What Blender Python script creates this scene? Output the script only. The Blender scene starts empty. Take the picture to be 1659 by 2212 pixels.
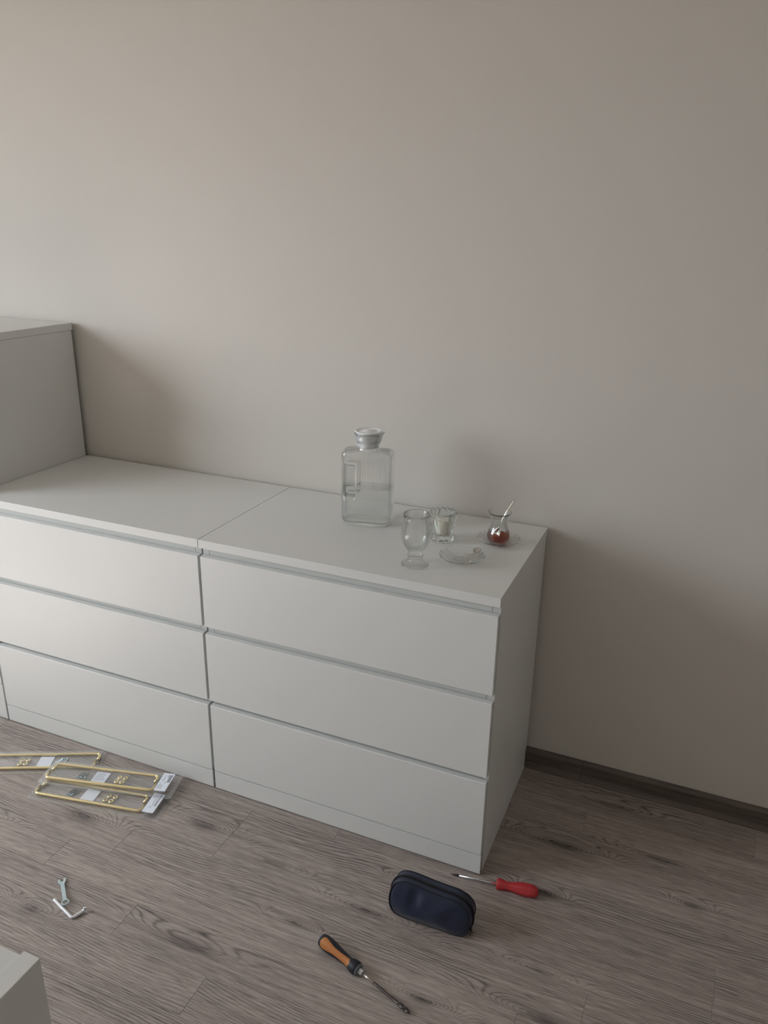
import bpy, bmesh, math, random
from mathutils import Vector, Matrix
from math import pi, sin, cos, radians

# ------------------------------------------------------------ camera, light, exposure
C = bpy.context.scene.collection
scene = bpy.context.scene
cam_data = bpy.data.cameras.new('camera')
cam = bpy.data.objects.new('camera', cam_data)
C.objects.link(cam)
cam.location = (0.3712, -2.029, 1.5526)
cam.rotation_euler = (1.2206, -0.0166, 0.4059)
cam_data.sensor_fit = 'HORIZONTAL'
cam_data.sensor_width = 36.0
cam_data.lens = 36.0 * 1707.6 / 1659.0
cam_data.clip_start = 0.05
scene.camera = cam

world = bpy.data.worlds.new('world')
scene.world = world
world.use_nodes = True
bg = world.node_tree.nodes['Background']
bg.inputs['Strength'].default_value = 15.5
wt = world.node_tree                                     # clear sky above the horizon, darker ground below it
w_tc = wt.nodes.new('ShaderNodeTexCoord')
w_sp = wt.nodes.new('ShaderNodeSeparateXYZ')
w_cr = wt.nodes.new('ShaderNodeValToRGB')
w_cr.color_ramp.elements[0].position = 0.46
w_cr.color_ramp.elements[0].color = (0.23, 0.22, 0.20, 1)
w_cr.color_ramp.elements[1].position = 0.53
w_cr.color_ramp.elements[1].color = (0.86, 0.93, 1.0, 1)
w_ma = wt.nodes.new('ShaderNodeMath')
w_ma.operation = 'MULTIPLY_ADD'
w_ma.inputs[1].default_value = 0.5
w_ma.inputs[2].default_value = 0.5
wt.links.new(w_tc.outputs['Generated'], w_sp.inputs[0])
wt.links.new(w_sp.outputs[2], w_ma.inputs[0])
wt.links.new(w_ma.outputs[0], w_cr.inputs[0])
wt.links.new(w_cr.outputs[0], bg.inputs['Color'])

# room extents
XL, XR, YB, YF, ZC = -3.3, 1.95, 0.012, -4.0, 2.65
WY0, WY1, WZ0, WZ1 = -3.05, -1.20, 0.90, 2.35          # window opening in the left wall

sun_data = bpy.data.lights.new('sun', 'SUN')
sun_data.energy = 46.0
sun_data.angle = radians(0.6)
sun_data.color = (1.0, 0.975, 0.94)
sun = bpy.data.objects.new('sun', sun_data)
C.objects.link(sun)
sun.rotation_euler = Vector((1.0, 0.20, -1.30)).to_track_quat('-Z', 'Y').to_euler()

pd = bpy.data.lights.new('window_portal', 'AREA')
pd.shape = 'RECTANGLE'
pd.size = WZ1 - WZ0
pd.size_y = WY1 - WY0
pd.cycles.is_portal = True
po = bpy.data.objects.new('window_portal', pd)
C.objects.link(po)
po.location = (XL - 0.02, (WY0 + WY1) / 2, (WZ0 + WZ1) / 2)
po.rotation_euler = (0, -pi / 2, 0)

scene.view_settings.view_transform = 'Standard'
scene.view_settings.look = 'None'
scene.view_settings.exposure = -0.20
scene.view_settings.gamma = 1.0
scene.view_settings.use_curve_mapping = False
scene.cycles.max_bounces = 16
scene.cycles.diffuse_bounces = 6
scene.cycles.transmission_bounces = 14
scene.cycles.transparent_max_bounces = 16

# ------------------------------------------------------------ materials
def mat(name, col, rough=0.5, metal=0.0, **kw):
    m = bpy.data.materials.new(name)
    m.use_nodes = True
    b = m.node_tree.nodes['Principled BSDF']
    b.inputs['Base Color'].default_value = (*col, 1)
    b.inputs['Roughness'].default_value = rough
    b.inputs['Metallic'].default_value = metal
    for k, v in kw.items():
        b.inputs[k.replace('_', ' ')].default_value = v
    return m

def add_noise_bump(m, scale, strength, dist=0.001, detail=4.0, stretch=(1, 1, 1)):
    nt = m.node_tree
    b = nt.nodes['Principled BSDF']
    tc = nt.nodes.new('ShaderNodeTexCoord')
    mp = nt.nodes.new('ShaderNodeMapping')
    mp.inputs['Scale'].default_value = stretch
    nz = nt.nodes.new('ShaderNodeTexNoise')
    nz.inputs['Scale'].default_value = scale
    nz.inputs['Detail'].default_value = detail
    bp = nt.nodes.new('ShaderNodeBump')
    bp.inputs['Strength'].default_value = strength
    bp.inputs['Distance'].default_value = dist
    nt.links.new(tc.outputs['Object'], mp.inputs[0])
    nt.links.new(mp.outputs[0], nz.inputs['Vector'])
    nt.links.new(nz.outputs['Fac'], bp.inputs['Height'])
    nt.links.new(bp.outputs[0], b.inputs['Normal'])
    return m

M = {}
M['wall'] = add_noise_bump(mat('wall_paint', (0.612, 0.582, 0.540), 0.75), 260, 0.12, 0.0006)
M['ceiling'] = mat('ceiling_paint', (0.88, 0.88, 0.86), 0.9)
M['white'] = add_noise_bump(mat('white_foil', (0.685, 0.692, 0.678), 0.42), 420, 0.02, 0.0004)
M['frame'] = mat('grey_white_edge', (0.58, 0.60, 0.585), 0.40)  # greyer than the white panels, for grip rails and side-panel front edges
M['white2'] = mat('white_board_back', (0.70, 0.70, 0.68), 0.6)
M['dark_gap'] = mat('unfinished_edge', (0.30, 0.29, 0.27), 0.8)
M['gold'] = mat('brushed_brass', (0.86, 0.72, 0.38), 0.24, 1.0)
M['zinc'] = mat('zinc_plated_steel', (0.50, 0.68, 0.74), 0.25, 0.9)
M['steel'] = mat('polished_steel', (0.74, 0.76, 0.80), 0.28, 1.0)
M['wrench'] = mat('pressed_steel', (0.52, 0.62, 0.64), 0.42, 0.75)
M['darksteel'] = add_noise_bump(mat('blackened_steel', (0.10, 0.085, 0.08), 0.42, 0.8), 900, 0.6, 0.0006)
M['paper'] = mat('paper', (0.80, 0.84, 0.92), 0.7)
M['ink'] = mat('printing_ink', (0.03, 0.03, 0.05), 0.7)
M['greyink'] = mat('grey_printing', (0.30, 0.32, 0.38), 0.7)
M['navy'] = mat('navy_nylon', (0.008, 0.014, 0.040), 0.42, 0.0, Sheen_Weight=0.12)
M['navyrib'] = mat('navy_binding', (0.003, 0.004, 0.010), 0.62)
M['zipper'] = mat('black_zipper', (0.004, 0.005, 0.009), 0.4)
M['red'] = mat('red_plastic', (0.42, 0.028, 0.034), 0.45)
M['holeblack'] = mat('hollow_dark', (0.01, 0.004, 0.004), 0.9)
M['orange'] = mat('orange_rubber', (0.46, 0.17, 0.045), 0.6)
M['blackrub'] = mat('black_rubber', (0.010, 0.011, 0.017), 0.55)
M['greycap'] = mat('grey_end_cap', (0.16, 0.18, 0.20), 0.5)
M['wornsteel'] = add_noise_bump(mat('worn_steel', (0.55, 0.50, 0.46), 0.3, 1.0), 500, 0.5, 0.0005)
M['spoon'] = mat('spoon_steel', (0.62, 0.60, 0.56), 0.15, 1.0)
M['wax'] = mat('candle_wax', (0.86, 0.83, 0.74), 0.5, 0.0, Subsurface_Weight=0.3, Subsurface_Scale=0.01)
M['lid'] = mat('white_plastic_lid', (0.84, 0.86, 0.87), 0.30)
M['wick'] = mat('wick', (0.55, 0.5, 0.42), 0.8)

def glass_mat(name, col=(1, 1, 1), ior=1.45, rough=0.0, clear=0.0, shine=0.05):
    m = bpy.data.materials.new(name)
    m.use_nodes = True
    nt = m.node_tree
    nt.nodes.clear()
    o = nt.nodes.new('ShaderNodeOutputMaterial')
    g = nt.nodes.new('ShaderNodeBsdfGlass')
    g.inputs['Color'].default_value = (*col, 1)
    g.inputs['IOR'].default_value = ior
    g.inputs['Roughness'].default_value = rough
    if clear > 0:
        # thin-walled: looked at face-on the wall lets light straight through, edge-on it bends it
        t = nt.nodes.new('ShaderNodeBsdfTransparent')
        t.inputs['Color'].default_value = (*col, 1)
        lw = nt.nodes.new('ShaderNodeLayerWeight')
        lw.inputs['Blend'].default_value = 0.5
        pw = nt.nodes.new('ShaderNodeMath')
        pw.operation = 'POWER'
        pw.inputs[1].default_value = 1.8
        ma = nt.nodes.new('ShaderNodeMath')
        ma.operation = 'MULTIPLY_ADD'
        ma.use_clamp = True
        ma.inputs[1].default_value = 1.3
        ma.inputs[2].default_value = 1.0 - clear
        gl = nt.nodes.new('ShaderNodeBsdfGlossy')
        gl.inputs['Roughness'].default_value = 0.02
        nt.links.new(lw.outputs['Facing'], pw.inputs[0])
        nt.links.new(pw.outputs[0], ma.inputs[0])
        m0 = nt.nodes.new('ShaderNodeMixShader')
        m0.inputs[0].default_value = shine
        nt.links.new(t.outputs[0], m0.inputs[1])
        nt.links.new(gl.outputs[0], m0.inputs[2])
        mx = nt.nodes.new('ShaderNodeMixShader')
        nt.links.new(ma.outputs[0], mx.inputs[0])
        nt.links.new(m0.outputs[0], mx.inputs[1])
        nt.links.new(g.outputs[0], mx.inputs[2])
        nt.links.new(mx.outputs[0], o.inputs['Surface'])
    else:
        nt.links.new(g.outputs[0], o.inputs['Surface'])
    return m
M['glass'] = glass_mat('clear_glass', (0.993, 1.0, 0.997), 1.42, 0.0, 0.92)
M['jug_glass'] = glass_mat('ribbed_jug_glass', (0.995, 1.0, 0.998), 1.42, 0.0, 0.93, 0.10)
M['glass2'] = glass_mat('pressed_glass', (0.985, 0.995, 0.99), 1.42, 0.0, 0.55)
M['water'] = glass_mat('water', (0.99, 0.998, 0.998), 1.33, 0.0, 0.86)
M['tea'] = glass_mat('tea', (0.66, 0.22, 0.05), 1.33)

def film_mat(name, haze=0.05, col=(0.8, 0.82, 0.82)):
    m = bpy.data.materials.new(name)
    m.use_nodes = True
    nt = m.node_tree
    nt.nodes.clear()
    o = nt.nodes.new('ShaderNodeOutputMaterial')
    t = nt.nodes.new('ShaderNodeBsdfTransparent')
    g = nt.nodes.new('ShaderNodeBsdfGlossy')
    g.inputs['Roughness'].default_value = 0.08
    d = nt.nodes.new('ShaderNodeBsdfDiffuse')
    d.inputs['Color'].default_value = (*col, 1)
    lw = nt.nodes.new('ShaderNodeLayerWeight')
    lw.inputs['Blend'].default_value = 0.5
    pw = nt.nodes.new('ShaderNodeMath')
    pw.operation = 'POWER'
    pw.inputs[1].default_value = 4.0
    nt.links.new(lw.outputs['Facing'], pw.inputs[0])
    fr = nt.nodes.new('ShaderNodeMath')
    fr.operation = 'MULTIPLY_ADD'
    fr.inputs[1].default_value = 0.85
    fr.inputs[2].default_value = 0.05
    nt.links.new(pw.outputs[0], fr.inputs[0])
    m1 = nt.nodes.new('ShaderNodeMixShader')
    m1.inputs[0].default_value = haze
    m2 = nt.nodes.new('ShaderNodeMixShader')
    nt.links.new(t.outputs[0], m1.inputs[1])
    nt.links.new(d.outputs[0], m1.inputs[2])
    nt.links.new(fr.outputs[0], m2.inputs[0])
    nt.links.new(m1.outputs[0], m2.inputs[1])
    nt.links.new(g.outputs[0], m2.inputs[2])
    tc = nt.nodes.new('ShaderNodeTexCoord')
    nz = nt.nodes.new('ShaderNodeTexNoise')
    nz.inputs['Scale'].default_value = 38
    bp = nt.nodes.new('ShaderNodeBump')
    bp.inputs['Strength'].default_value = 0.25
    bp.inputs['Distance'].default_value = 0.004
    nt.links.new(tc.outputs['Object'], nz.inputs['Vector'])
    nt.links.new(nz.outputs['Fac'], bp.inputs['Height'])
    nt.links.new(bp.outputs[0], g.inputs['Normal'])
    nt.links.new(m2.outputs[0], o.inputs['Surface'])
    return m
M['film'] = film_mat('clear_plastic_film', 0.05)
M['pane'] = film_mat('window_glass', 0.0)

# wood with growth rings bending round the knots, running along x (metres, world aligned)
KNOTS = [  # x, y, length, width, strength
]
def wood_mat():
    m = bpy.data.materials.new('grey_oak_laminate')
    m.use_nodes = True
    nt = m.node_tree
    N, L = nt.nodes, nt.links
    b = N['Principled BSDF']
    def math_(op, a, c=None, d=None, clamp=False):
        n = N.new('ShaderNodeMath')
        n.operation = op
        n.use_clamp = clamp
        for i, v in enumerate((a, c, d)):
            if v is None:
                continue
            if isinstance(v, (int, float)):
                n.inputs[i].default_value = v
            else:
                L.new(v, n.inputs[i])
        return n.outputs[0]
    tc = N.new('ShaderNodeTexCoord')
    oi = N.new('ShaderNodeObjectInfo')
    sep = N.new('ShaderNodeSeparateXYZ')
    L.new(tc.outputs['Object'], sep.inputs[0])
    x, y = sep.outputs[0], sep.outputs[1]
    rnd = oi.outputs['Random']
    def vec(ax, ay, az):
        c = N.new('ShaderNodeCombineXYZ')
        for i, v in enumerate((ax, ay, az)):
            if isinstance(v, (int, float)):
                c.inputs[i].default_value = v
            else:
                L.new(v, c.inputs[i])
        return c.outputs[0]
    def noise(v, scale, detail=2.0, rough=0.5):
        n = N.new('ShaderNodeTexNoise')
        n.inputs['Scale'].default_value = scale
        n.inputs['Detail'].default_value = detail
        n.inputs['Roughness'].default_value = rough
        L.new(v, n.inputs['Vector'])
        return n.outputs['Fac']
    off = math_('MULTIPLY', rnd, 37.0)
    # ring field: distance across the board plus slow wander
    wander = noise(vec(math_('ADD', math_('MULTIPLY', x, 1.6), off), math_('MULTIPLY', y, 5.0), 0.0), 1.0, 1.5, 0.4)
    fine_w = noise(vec(math_('ADD', math_('MULTIPLY', x, 9.0), off), math_('MULTIPLY', y, 45.0), 3.0), 1.0, 2.0)
    field = math_('ADD', math_('MULTIPLY', y, 33.0), math_('MULTIPLY', wander, 3.6))
    field = math_('ADD', field, math_('MULTIPLY', fine_w, 0.16))
    dark = None
    for kx, ky, kl, kw, ks in KNOTS:
        dx = math_('DIVIDE', math_('SUBTRACT', x, kx), kl)
        dy = math_('DIVIDE', math_('SUBTRACT', y, ky), kw)
        r2 = math_('ADD', math_('MULTIPLY', dx, dx), math_('MULTIPLY', dy, dy))
        g = math_('EXPONENT', math_('MULTIPLY', r2, -1.0))
        field = math_('ADD', field, math_('MULTIPLY', g, ks))
        core = math_('EXPONENT', math_('MULTIPLY', r2, -7.0))
        core = math_('MULTIPLY', core, min(1.0, ks / 2.6) if ks > 0 else 0.0)
        dark = core if dark is None else math_('ADD', dark, core)
    # thin late-wood lines
    s = math_('SINE', math_('MULTIPLY', field, 27.0))
    line = math_('POWER', math_('MULTIPLY_ADD', s, 0.5, 0.5), 4.0)
    patch = noise(vec(math_('ADD', math_('MULTIPLY', x, 2.0), off), math_('MULTIPLY', y, 14.0), 7.0), 1.0, 3.0)
    patchc = math_('MULTIPLY_ADD', patch, 2.6, -0.8, True)
    # pores: short dark dashes along the grain
    pores = noise(vec(math_('ADD', math_('MULTIPLY', x, 22.0), off), math_('MULTIPLY', y, 620.0), 1.0), 1.0, 3.0, 0.6)
    streak = noise(vec(math_('ADD', math_('MULTIPLY', x, 3.5), off), math_('MULTIPLY', y, 110.0), 5.0), 1.0, 4.0, 0.6)
    fac = math_('MULTIPLY', math_('MULTIPLY', line, patchc), 0.52)
    fac = math_('ADD', fac, math_('MULTIPLY', math_('SUBTRACT', pores, 0.5), 1.5))
    fac = math_('ADD', fac, math_('MULTIPLY', math_('SUBTRACT', streak, 0.5), 1.1))
    if dark is not None:
        fac = math_('ADD', fac, math_('MULTIPLY', dark, 0.55))
    fac = math_('ADD', fac, math_('MULTIPLY', math_('SUBTRACT', rnd, 0.5), 0.16))
    fac = math_('ADD', fac, 0.26, None, True)
    cr = N.new('ShaderNodeValToRGB')
    e = cr.color_ramp.elements
    e[0].position = 0.0
    e[0].color = (0.445, 0.386, 0.352, 1)
    e[1].position = 1.0
    e[1].color = (0.066, 0.055, 0.053, 1)
    k = e.new(0.38)
    k.color = (0.286, 0.240, 0.218, 1)
    k = e.new(0.7)
    k.color = (0.150, 0.126, 0.117, 1)
    L.new(fac, cr.inputs[0])
    L.new(cr.outputs[0], b.inputs['Base Color'])
    b.inputs['Roughness'].default_value = 0.46
    bp = N.new('ShaderNodeBump')
    bp.inputs['Strength'].default_value = 0.25
    bp.inputs['Distance'].default_value = 0.0006
    L.new(math_('SUBTRACT', 1.0, fac), bp.inputs['Height'])
    L.new(bp.outputs[0], b.inputs['Normal'])
    return m
KNOTS[:] = [
    (-0.015, -0.862, 0.075, 0.020, 2.4), (0.155, -0.467, 0.06, 0.022, 2.2), (0.50, -0.36, 0.055, 0.02, 2.2),
    (0.20, -0.69, 0.085, 0.014, 1.9), (0.24, -0.80, 0.13, 0.026, 3.2), (0.17, -0.29, 0.14, 0.032, 3.4),
    (0.26, -0.075, 0.16, 0.024, 1.8), (-1.07, -0.73, 0.13, 0.045, 3.6), (-0.74, -0.62, 0.13, 0.040, 3.4),
    (-0.36, -0.80, 0.065, 0.016, 2.3), (-0.95, -1.02, 0.075, 0.022, 2.2), (-0.50, -0.66, 0.10, 0.018, 2.2),
    (-0.22, -0.70, 0.12, 0.020, 2.2), (-0.155, -0.57, 0.07, 0.014, 1.8), (0.42, -0.235, 0.12, 0.016, 2.4),
    (-1.33, -0.83, 0.12, 0.03, 2.6), (-0.55, -0.95, 0.2, 0.03, 2.2),
]
M['wood'] = wood_mat()

def skirting_mat():
    m = bpy.data.materials.new('brown_skirting_foil')
    m.use_nodes = True
    nt = m.node_tree
    b = nt.nodes['Principled BSDF']
    tc = nt.nodes.new('ShaderNodeTexCoord')
    mp = nt.nodes.new('ShaderNodeMapping')
    mp.inputs['Scale'].default_value = (4, 30, 70)
    nz = nt.nodes.new('ShaderNodeTexNoise')
    nz.inputs['Scale'].default_value = 1.0
    nz.inputs['Detail'].default_value = 6
    cr = nt.nodes.new('ShaderNodeValToRGB')
    cr.color_ramp.elements[0].position = 0.3
    cr.color_ramp.elements[0].color = (0.065, 0.050, 0.042, 1)
    cr.color_ramp.elements[1].position = 0.75
    cr.color_ramp.elements[1].color = (0.16, 0.132, 0.112, 1)
    nt.links.new(tc.outputs['Object'], mp.inputs[0])
    nt.links.new(mp.outputs[0], nz.inputs['Vector'])
    nt.links.new(nz.outputs['Fac'], cr.inputs[0])
    nt.links.new(cr.outputs[0], b.inputs['Base Color'])
    b.inputs['Roughness'].default_value = 0.42
    return m
M['skirting'] = skirting_mat()

# ------------------------------------------------------------ helpers
def link_mesh(name, bm, m, parent=None, smooth=False, bevel=None):
    me = bpy.data.meshes.new(name)
    bmesh.ops.recalc_face_normals(bm, faces=bm.faces[:])
    bm.to_mesh(me)
    bm.free()
    if m is not None:
        me.materials.append(m)
    if smooth:
        for p in me.polygons:
            p.use_smooth = True
    o = bpy.data.objects.new(name, me)
    C.objects.link(o)
    if parent is not None:
        o.parent = parent
    if bevel:
        mod = o.modifiers.new('bevel', 'BEVEL')
        mod.width = bevel
        mod.segments = 2
        mod.limit_method = 'ANGLE'
        mod.angle_limit = radians(40)
    return o

def thing(name, label, cat, loc=(0, 0, 0), rot=(0, 0, 0), group=None):
    o = bpy.data.objects.new(name, None)
    C.objects.link(o)
    o.empty_display_size = 0.05
    o.location = loc
    o.rotation_euler = rot
    o['label'] = label
    o['category'] = cat
    if group:
        o['group'] = group
    return o

def tag(o, label, cat, group=None):
    o['label'] = label
    o['category'] = cat
    if group:
        o['group'] = group
    return o

def box(bm, x0, x1, y0, y1, z0, z1):
    v = [bm.verts.new(p) for p in ((x0, y0, z0), (x1, y0, z0), (x1, y1, z0), (x0, y1, z0),
                                   (x0, y0, z1), (x1, y0, z1), (x1, y1, z1), (x0, y1, z1))]
    for f in ((0, 3, 2, 1), (4, 5, 6, 7), (0, 1, 5, 4), (1, 2, 6, 5), (2, 3, 7, 6), (3, 0, 4, 7)):
        bm.faces.new([v[i] for i in f])
    return bm

def mbox(*a):
    return box(bmesh.new(), *a)

def extrude_x(bm, prof, x0, x1):            # closed profile of (y,z)
    a = [bm.verts.new((x0, y, z)) for y, z in prof]
    b = [bm.verts.new((x1, y, z)) for y, z in prof]
    n = len(prof)
    for i in range(n):
        j = (i + 1) % n
        bm.faces.new((a[i], a[j], b[j], b[i]))
    bm.faces.new(a[::-1])
    bm.faces.new(b)
    return bm

def extrude_poly(bm, pts, z0, z1):
    a = [bm.verts.new((x, y, z0)) for x, y in pts]
    b = [bm.verts.new((x, y, z1)) for x, y in pts]
    n = len(pts)
    for i in range(n):
        j = (i + 1) % n
        bm.faces.new((a[i], a[j], b[j], b[i]))
    bm.faces.new(a[::-1])
    bm.faces.new(b)
    return bm

def lathe(bm, prof, segs=64, mod=None, closed=False):
    """prof: list of (r, z); r==0 makes a pole. mod(angle, r, z) -> (r, z)"""
    rings = []
    for r, z in prof:
        if r <= 1e-7:
            rings.append([bm.verts.new((0, 0, z))])
        else:
            ring = []
            for i in range(segs):
                a = 2 * pi * i / segs
                rr, zz = (r, z) if mod is None else mod(a, r, z)
                ring.append(bm.verts.new((rr * cos(a), rr * sin(a), zz)))
            rings.append(ring)
    pairs = list(zip(rings, rings[1:]))
    if closed:
        pairs.append((rings[-1], rings[0]))
    for A, B in pairs:
        if len(A) == 1 and len(B) == 1:
            continue
        for i in range(segs):
            j = (i + 1) % segs
            if len(A) == 1:
                bm.faces.new((A[0], B[j], B[i]))
            elif len(B) == 1:
                bm.faces.new((A[i], A[j], B[0]))
            else:
                bm.faces.new((A[i], A[j], B[j], B[i]))
    return bm

def tube(bm, pts, rad, segs=12, caps=True, flat=1.0):
    """sweep a circle along pts; rad float or list"""
    pts = [Vector(p) for p in pts]
    n = len(pts)
    rad = rad if isinstance(rad, (list, tuple)) else [rad] * n
    t0 = (pts[1] - pts[0]).normalized()
    up = Vector((0, 0, 1)) if abs(t0.z) < 0.9 else Vector((0, 1, 0))
    nrm = (up - t0 * up.dot(t0)).normalized()
    rings = []
    for i, p in enumerate(pts):
        t = (pts[min(i + 1, n - 1)] - pts[max(i - 1, 0)]).normalized()
        nrm = (nrm - t * nrm.dot(t)).normalized()
        bn = t.cross(nrm)
        rings.append([bm.verts.new(p + (nrm * sin(2 * pi * k / segs) * flat + bn * cos(2 * pi * k / segs)) * rad[i])
                      for k in range(segs)])
    for A, B in zip(rings, rings[1:]):
        for i in range(segs):
            j = (i + 1) % segs
            bm.faces.new((A[i], A[j], B[j], B[i]))
    if caps:
        bm.faces.new(rings[0][::-1])
        bm.faces.new(rings[-1])
    return bm

def smooth_curve(pts, n=8):
    """Catmull-Rom through pts"""
    P = [Vector(p) for p in pts]
    P = [P[0] * 2 - P[1]] + P + [P[-1] * 2 - P[-2]]
    out = []
    for i in range(1, len(P) - 2):
        for k in range(n):
            t = k / n
            a, b, c, d = P[i - 1], P[i], P[i + 1], P[i + 2]
            out.append(0.5 * ((2 * b) + (c - a) * t + (2 * a - 5 * b + 4 * c - d) * t * t + (3 * b - a - 3 * c + d) * t ** 3))
    out.append(P[-2])
    return out

def sm(a, b, t):
    t = max(0.0, min(1.0, (t - a) / (b - a)))
    return t * t * (3 - 2 * t)

def text_bm(bm, body, size, place):
    """place: Matrix taking text plane to target; letters flattened into quads/tris"""
    cu = bpy.data.curves.new('lettering', 'FONT')
    cu.body = body
    cu.size = size
    cu.resolution_u = 2
    cu.offset = size * 0.02
    o = bpy.data.objects.new('lettering', cu)
    C.objects.link(o)
    dg = bpy.context.evaluated_depsgraph_get()
    me = bpy.data.meshes.new_from_object(o.evaluated_get(dg))
    me.transform(place)
    bm.from_mesh(me)
    bpy.data.objects.remove(o)
    bpy.data.curves.remove(cu)
    bpy.data.meshes.remove(me)
    return bm

# ------------------------------------------------------------ the room
def structure(name, bm, m, **k):
    o = link_mesh(name, bm, m, **k)
    if k.get('parent') is None:
        o['kind'] = 'structure'
    return o

floor = structure('floor', mbox(XL, XR, YF, YB, -0.06, -0.010), M['dark_gap'])
# strips of the laminate, each a plank of its own
SW = 0.0973
JOINT = {0: 0.644, 1: 0.21, 2: -0.42, 3: -0.05, 4: -0.396, 5: 0.558, 6: -0.656, 7: 0.306}
random.seed(5)
rows = []
k = -2
while True:
    ytop = -0.0277 - SW * k
    ybot = ytop - SW
    if ytop <= YF:
        break
    if ybot < YB:
        rows.append((k, max(ybot, YF), min(ytop, YB - 0.001)))
    k += 1
LEN = 1.211
for k, y0, y1 in rows:
    j = JOINT.get(k, random.uniform(-0.6, 0.6))
    x = j - math.ceil((j - XL) / LEN) * LEN
    while x < XR:
        a, b_ = max(x, XL), min(x + LEN, XR)
        x += LEN
        if b_ - a < 0.02:
            continue
        g = 0.00022
        bm = bmesh.new()
        c = 0.00035
        v = []
        for (e, z) in ((0, -0.010), (0, -c), (c, 0.0)):
            v.append([bm.verts.new(p) for p in ((a + g + e, y0 + g + e, z), (b_ - g - e, y0 + g + e, z), (b_ - g - e, y1 - g - e, z), (a + g + e, y1 - g - e, z))])
        for A, B in zip(v, v[1:]):
            for i in range(4):
                bm.faces.new((A[i], A[(i + 1) % 4], B[(i + 1) % 4], B[i]))
        bm.faces.new(v[-1])
        bm.faces.new(v[0][::-1])
        link_mesh('plank', bm, M['wood'], floor)

T = 0.15
structure('wall_back', mbox(XL - T, XR + T, YB, YB + T, -0.06, ZC), M['wall'])
structure('wall_right', mbox(XR, XR + T, YF, YB, -0.06, ZC), M['wall'])
structure('wall_front', mbox(XL - T, XR + T, YF - T, YF, -0.06, ZC), M['wall'])
bm = bmesh.new()
box(bm, XL - T, XL, YF, WY0, -0.06, ZC)
box(bm, XL - T, XL, WY1, YB, -0.06, ZC)
box(bm, XL - T, XL, WY0, WY1, -0.06, WZ0)
box(bm, XL - T, XL, WY0, WY1, WZ1, ZC)
structure('wall_left', bm, M['wall'])
structure('ceiling', mbox(XL - T, XR + T, YF - T, YB + T, ZC, ZC + 0.1), M['ceiling'])
bm = bmesh.new()
fx0, fx1, fw = XL - 0.10, XL - 0.04, 0.05
box(bm, fx0, fx1, WY0, WY0 + fw, WZ0, WZ1)
box(bm, fx0, fx1, WY1 - fw, WY1, WZ0, WZ1)
box(bm, fx0, fx1, WY0 + fw, WY1 - fw, WZ0, WZ0 + fw)
box(bm, fx0, fx1, WY0 + fw, WY1 - fw, WZ1 - fw, WZ1)
win = structure('window_1', bm, M['white'])
pane_bm = bmesh.new()
xm = (fx0 + fx1) / 2
pane_bm.faces.new([pane_bm.verts.new(p) for p in ((xm, WY0 + fw, WZ0 + fw), (xm, WY1 - fw, WZ0 + fw), (xm, WY1 - fw, WZ1 - fw), (xm, WY0 + fw, WZ1 - fw))])
link_mesh('pane', pane_bm, M['pane'], win)

# skirting: hollow-fronted profile, three lengths with a visible joint
SK = [(YB - 0.0005, 0.0), (-0.0098, 0.0), (-0.0096, 0.003), (-0.0060, 0.009), (-0.0022, 0.016), (0.0000, 0.026),
      (0.0004, 0.036), (-0.0004, 0.045), (0.0005, 0.052), (0.0045, 0.0585), (0.0085, 0.0615), (YB - 0.0005, 0.062)]
sk = structure('baseboard_back', extrude_x(bmesh.new(), SK, 0.1675, XR), M['skirting'])
link_mesh('skirting_length', extrude_x(bmesh.new(), SK, -1.2, 0.1665), M['skirting'], sk)
link_mesh('joint_seam', mbox(0.1666, 0.1674, 0.0, YB - 0.001, 0.0, 0.060), M['holeblack'], sk)
link_mesh('skirting_length', extrude_x(bmesh.new(), SK, XL, -1.201), M['skirting'], sk)

# ------------------------------------------------------------ chests of drawers
def drawer_front_bm(x0, x1, z0, z1):
    yf, yb = -0.480, -0.4650
    return extrude_x(bmesh.new(), [(yf, z0), (yb, z0), (yb, z1 + 0.0015), (yf + 0.0015, z1), (yf, z1 - 0.0012)][::-1], x0, x1)

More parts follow.
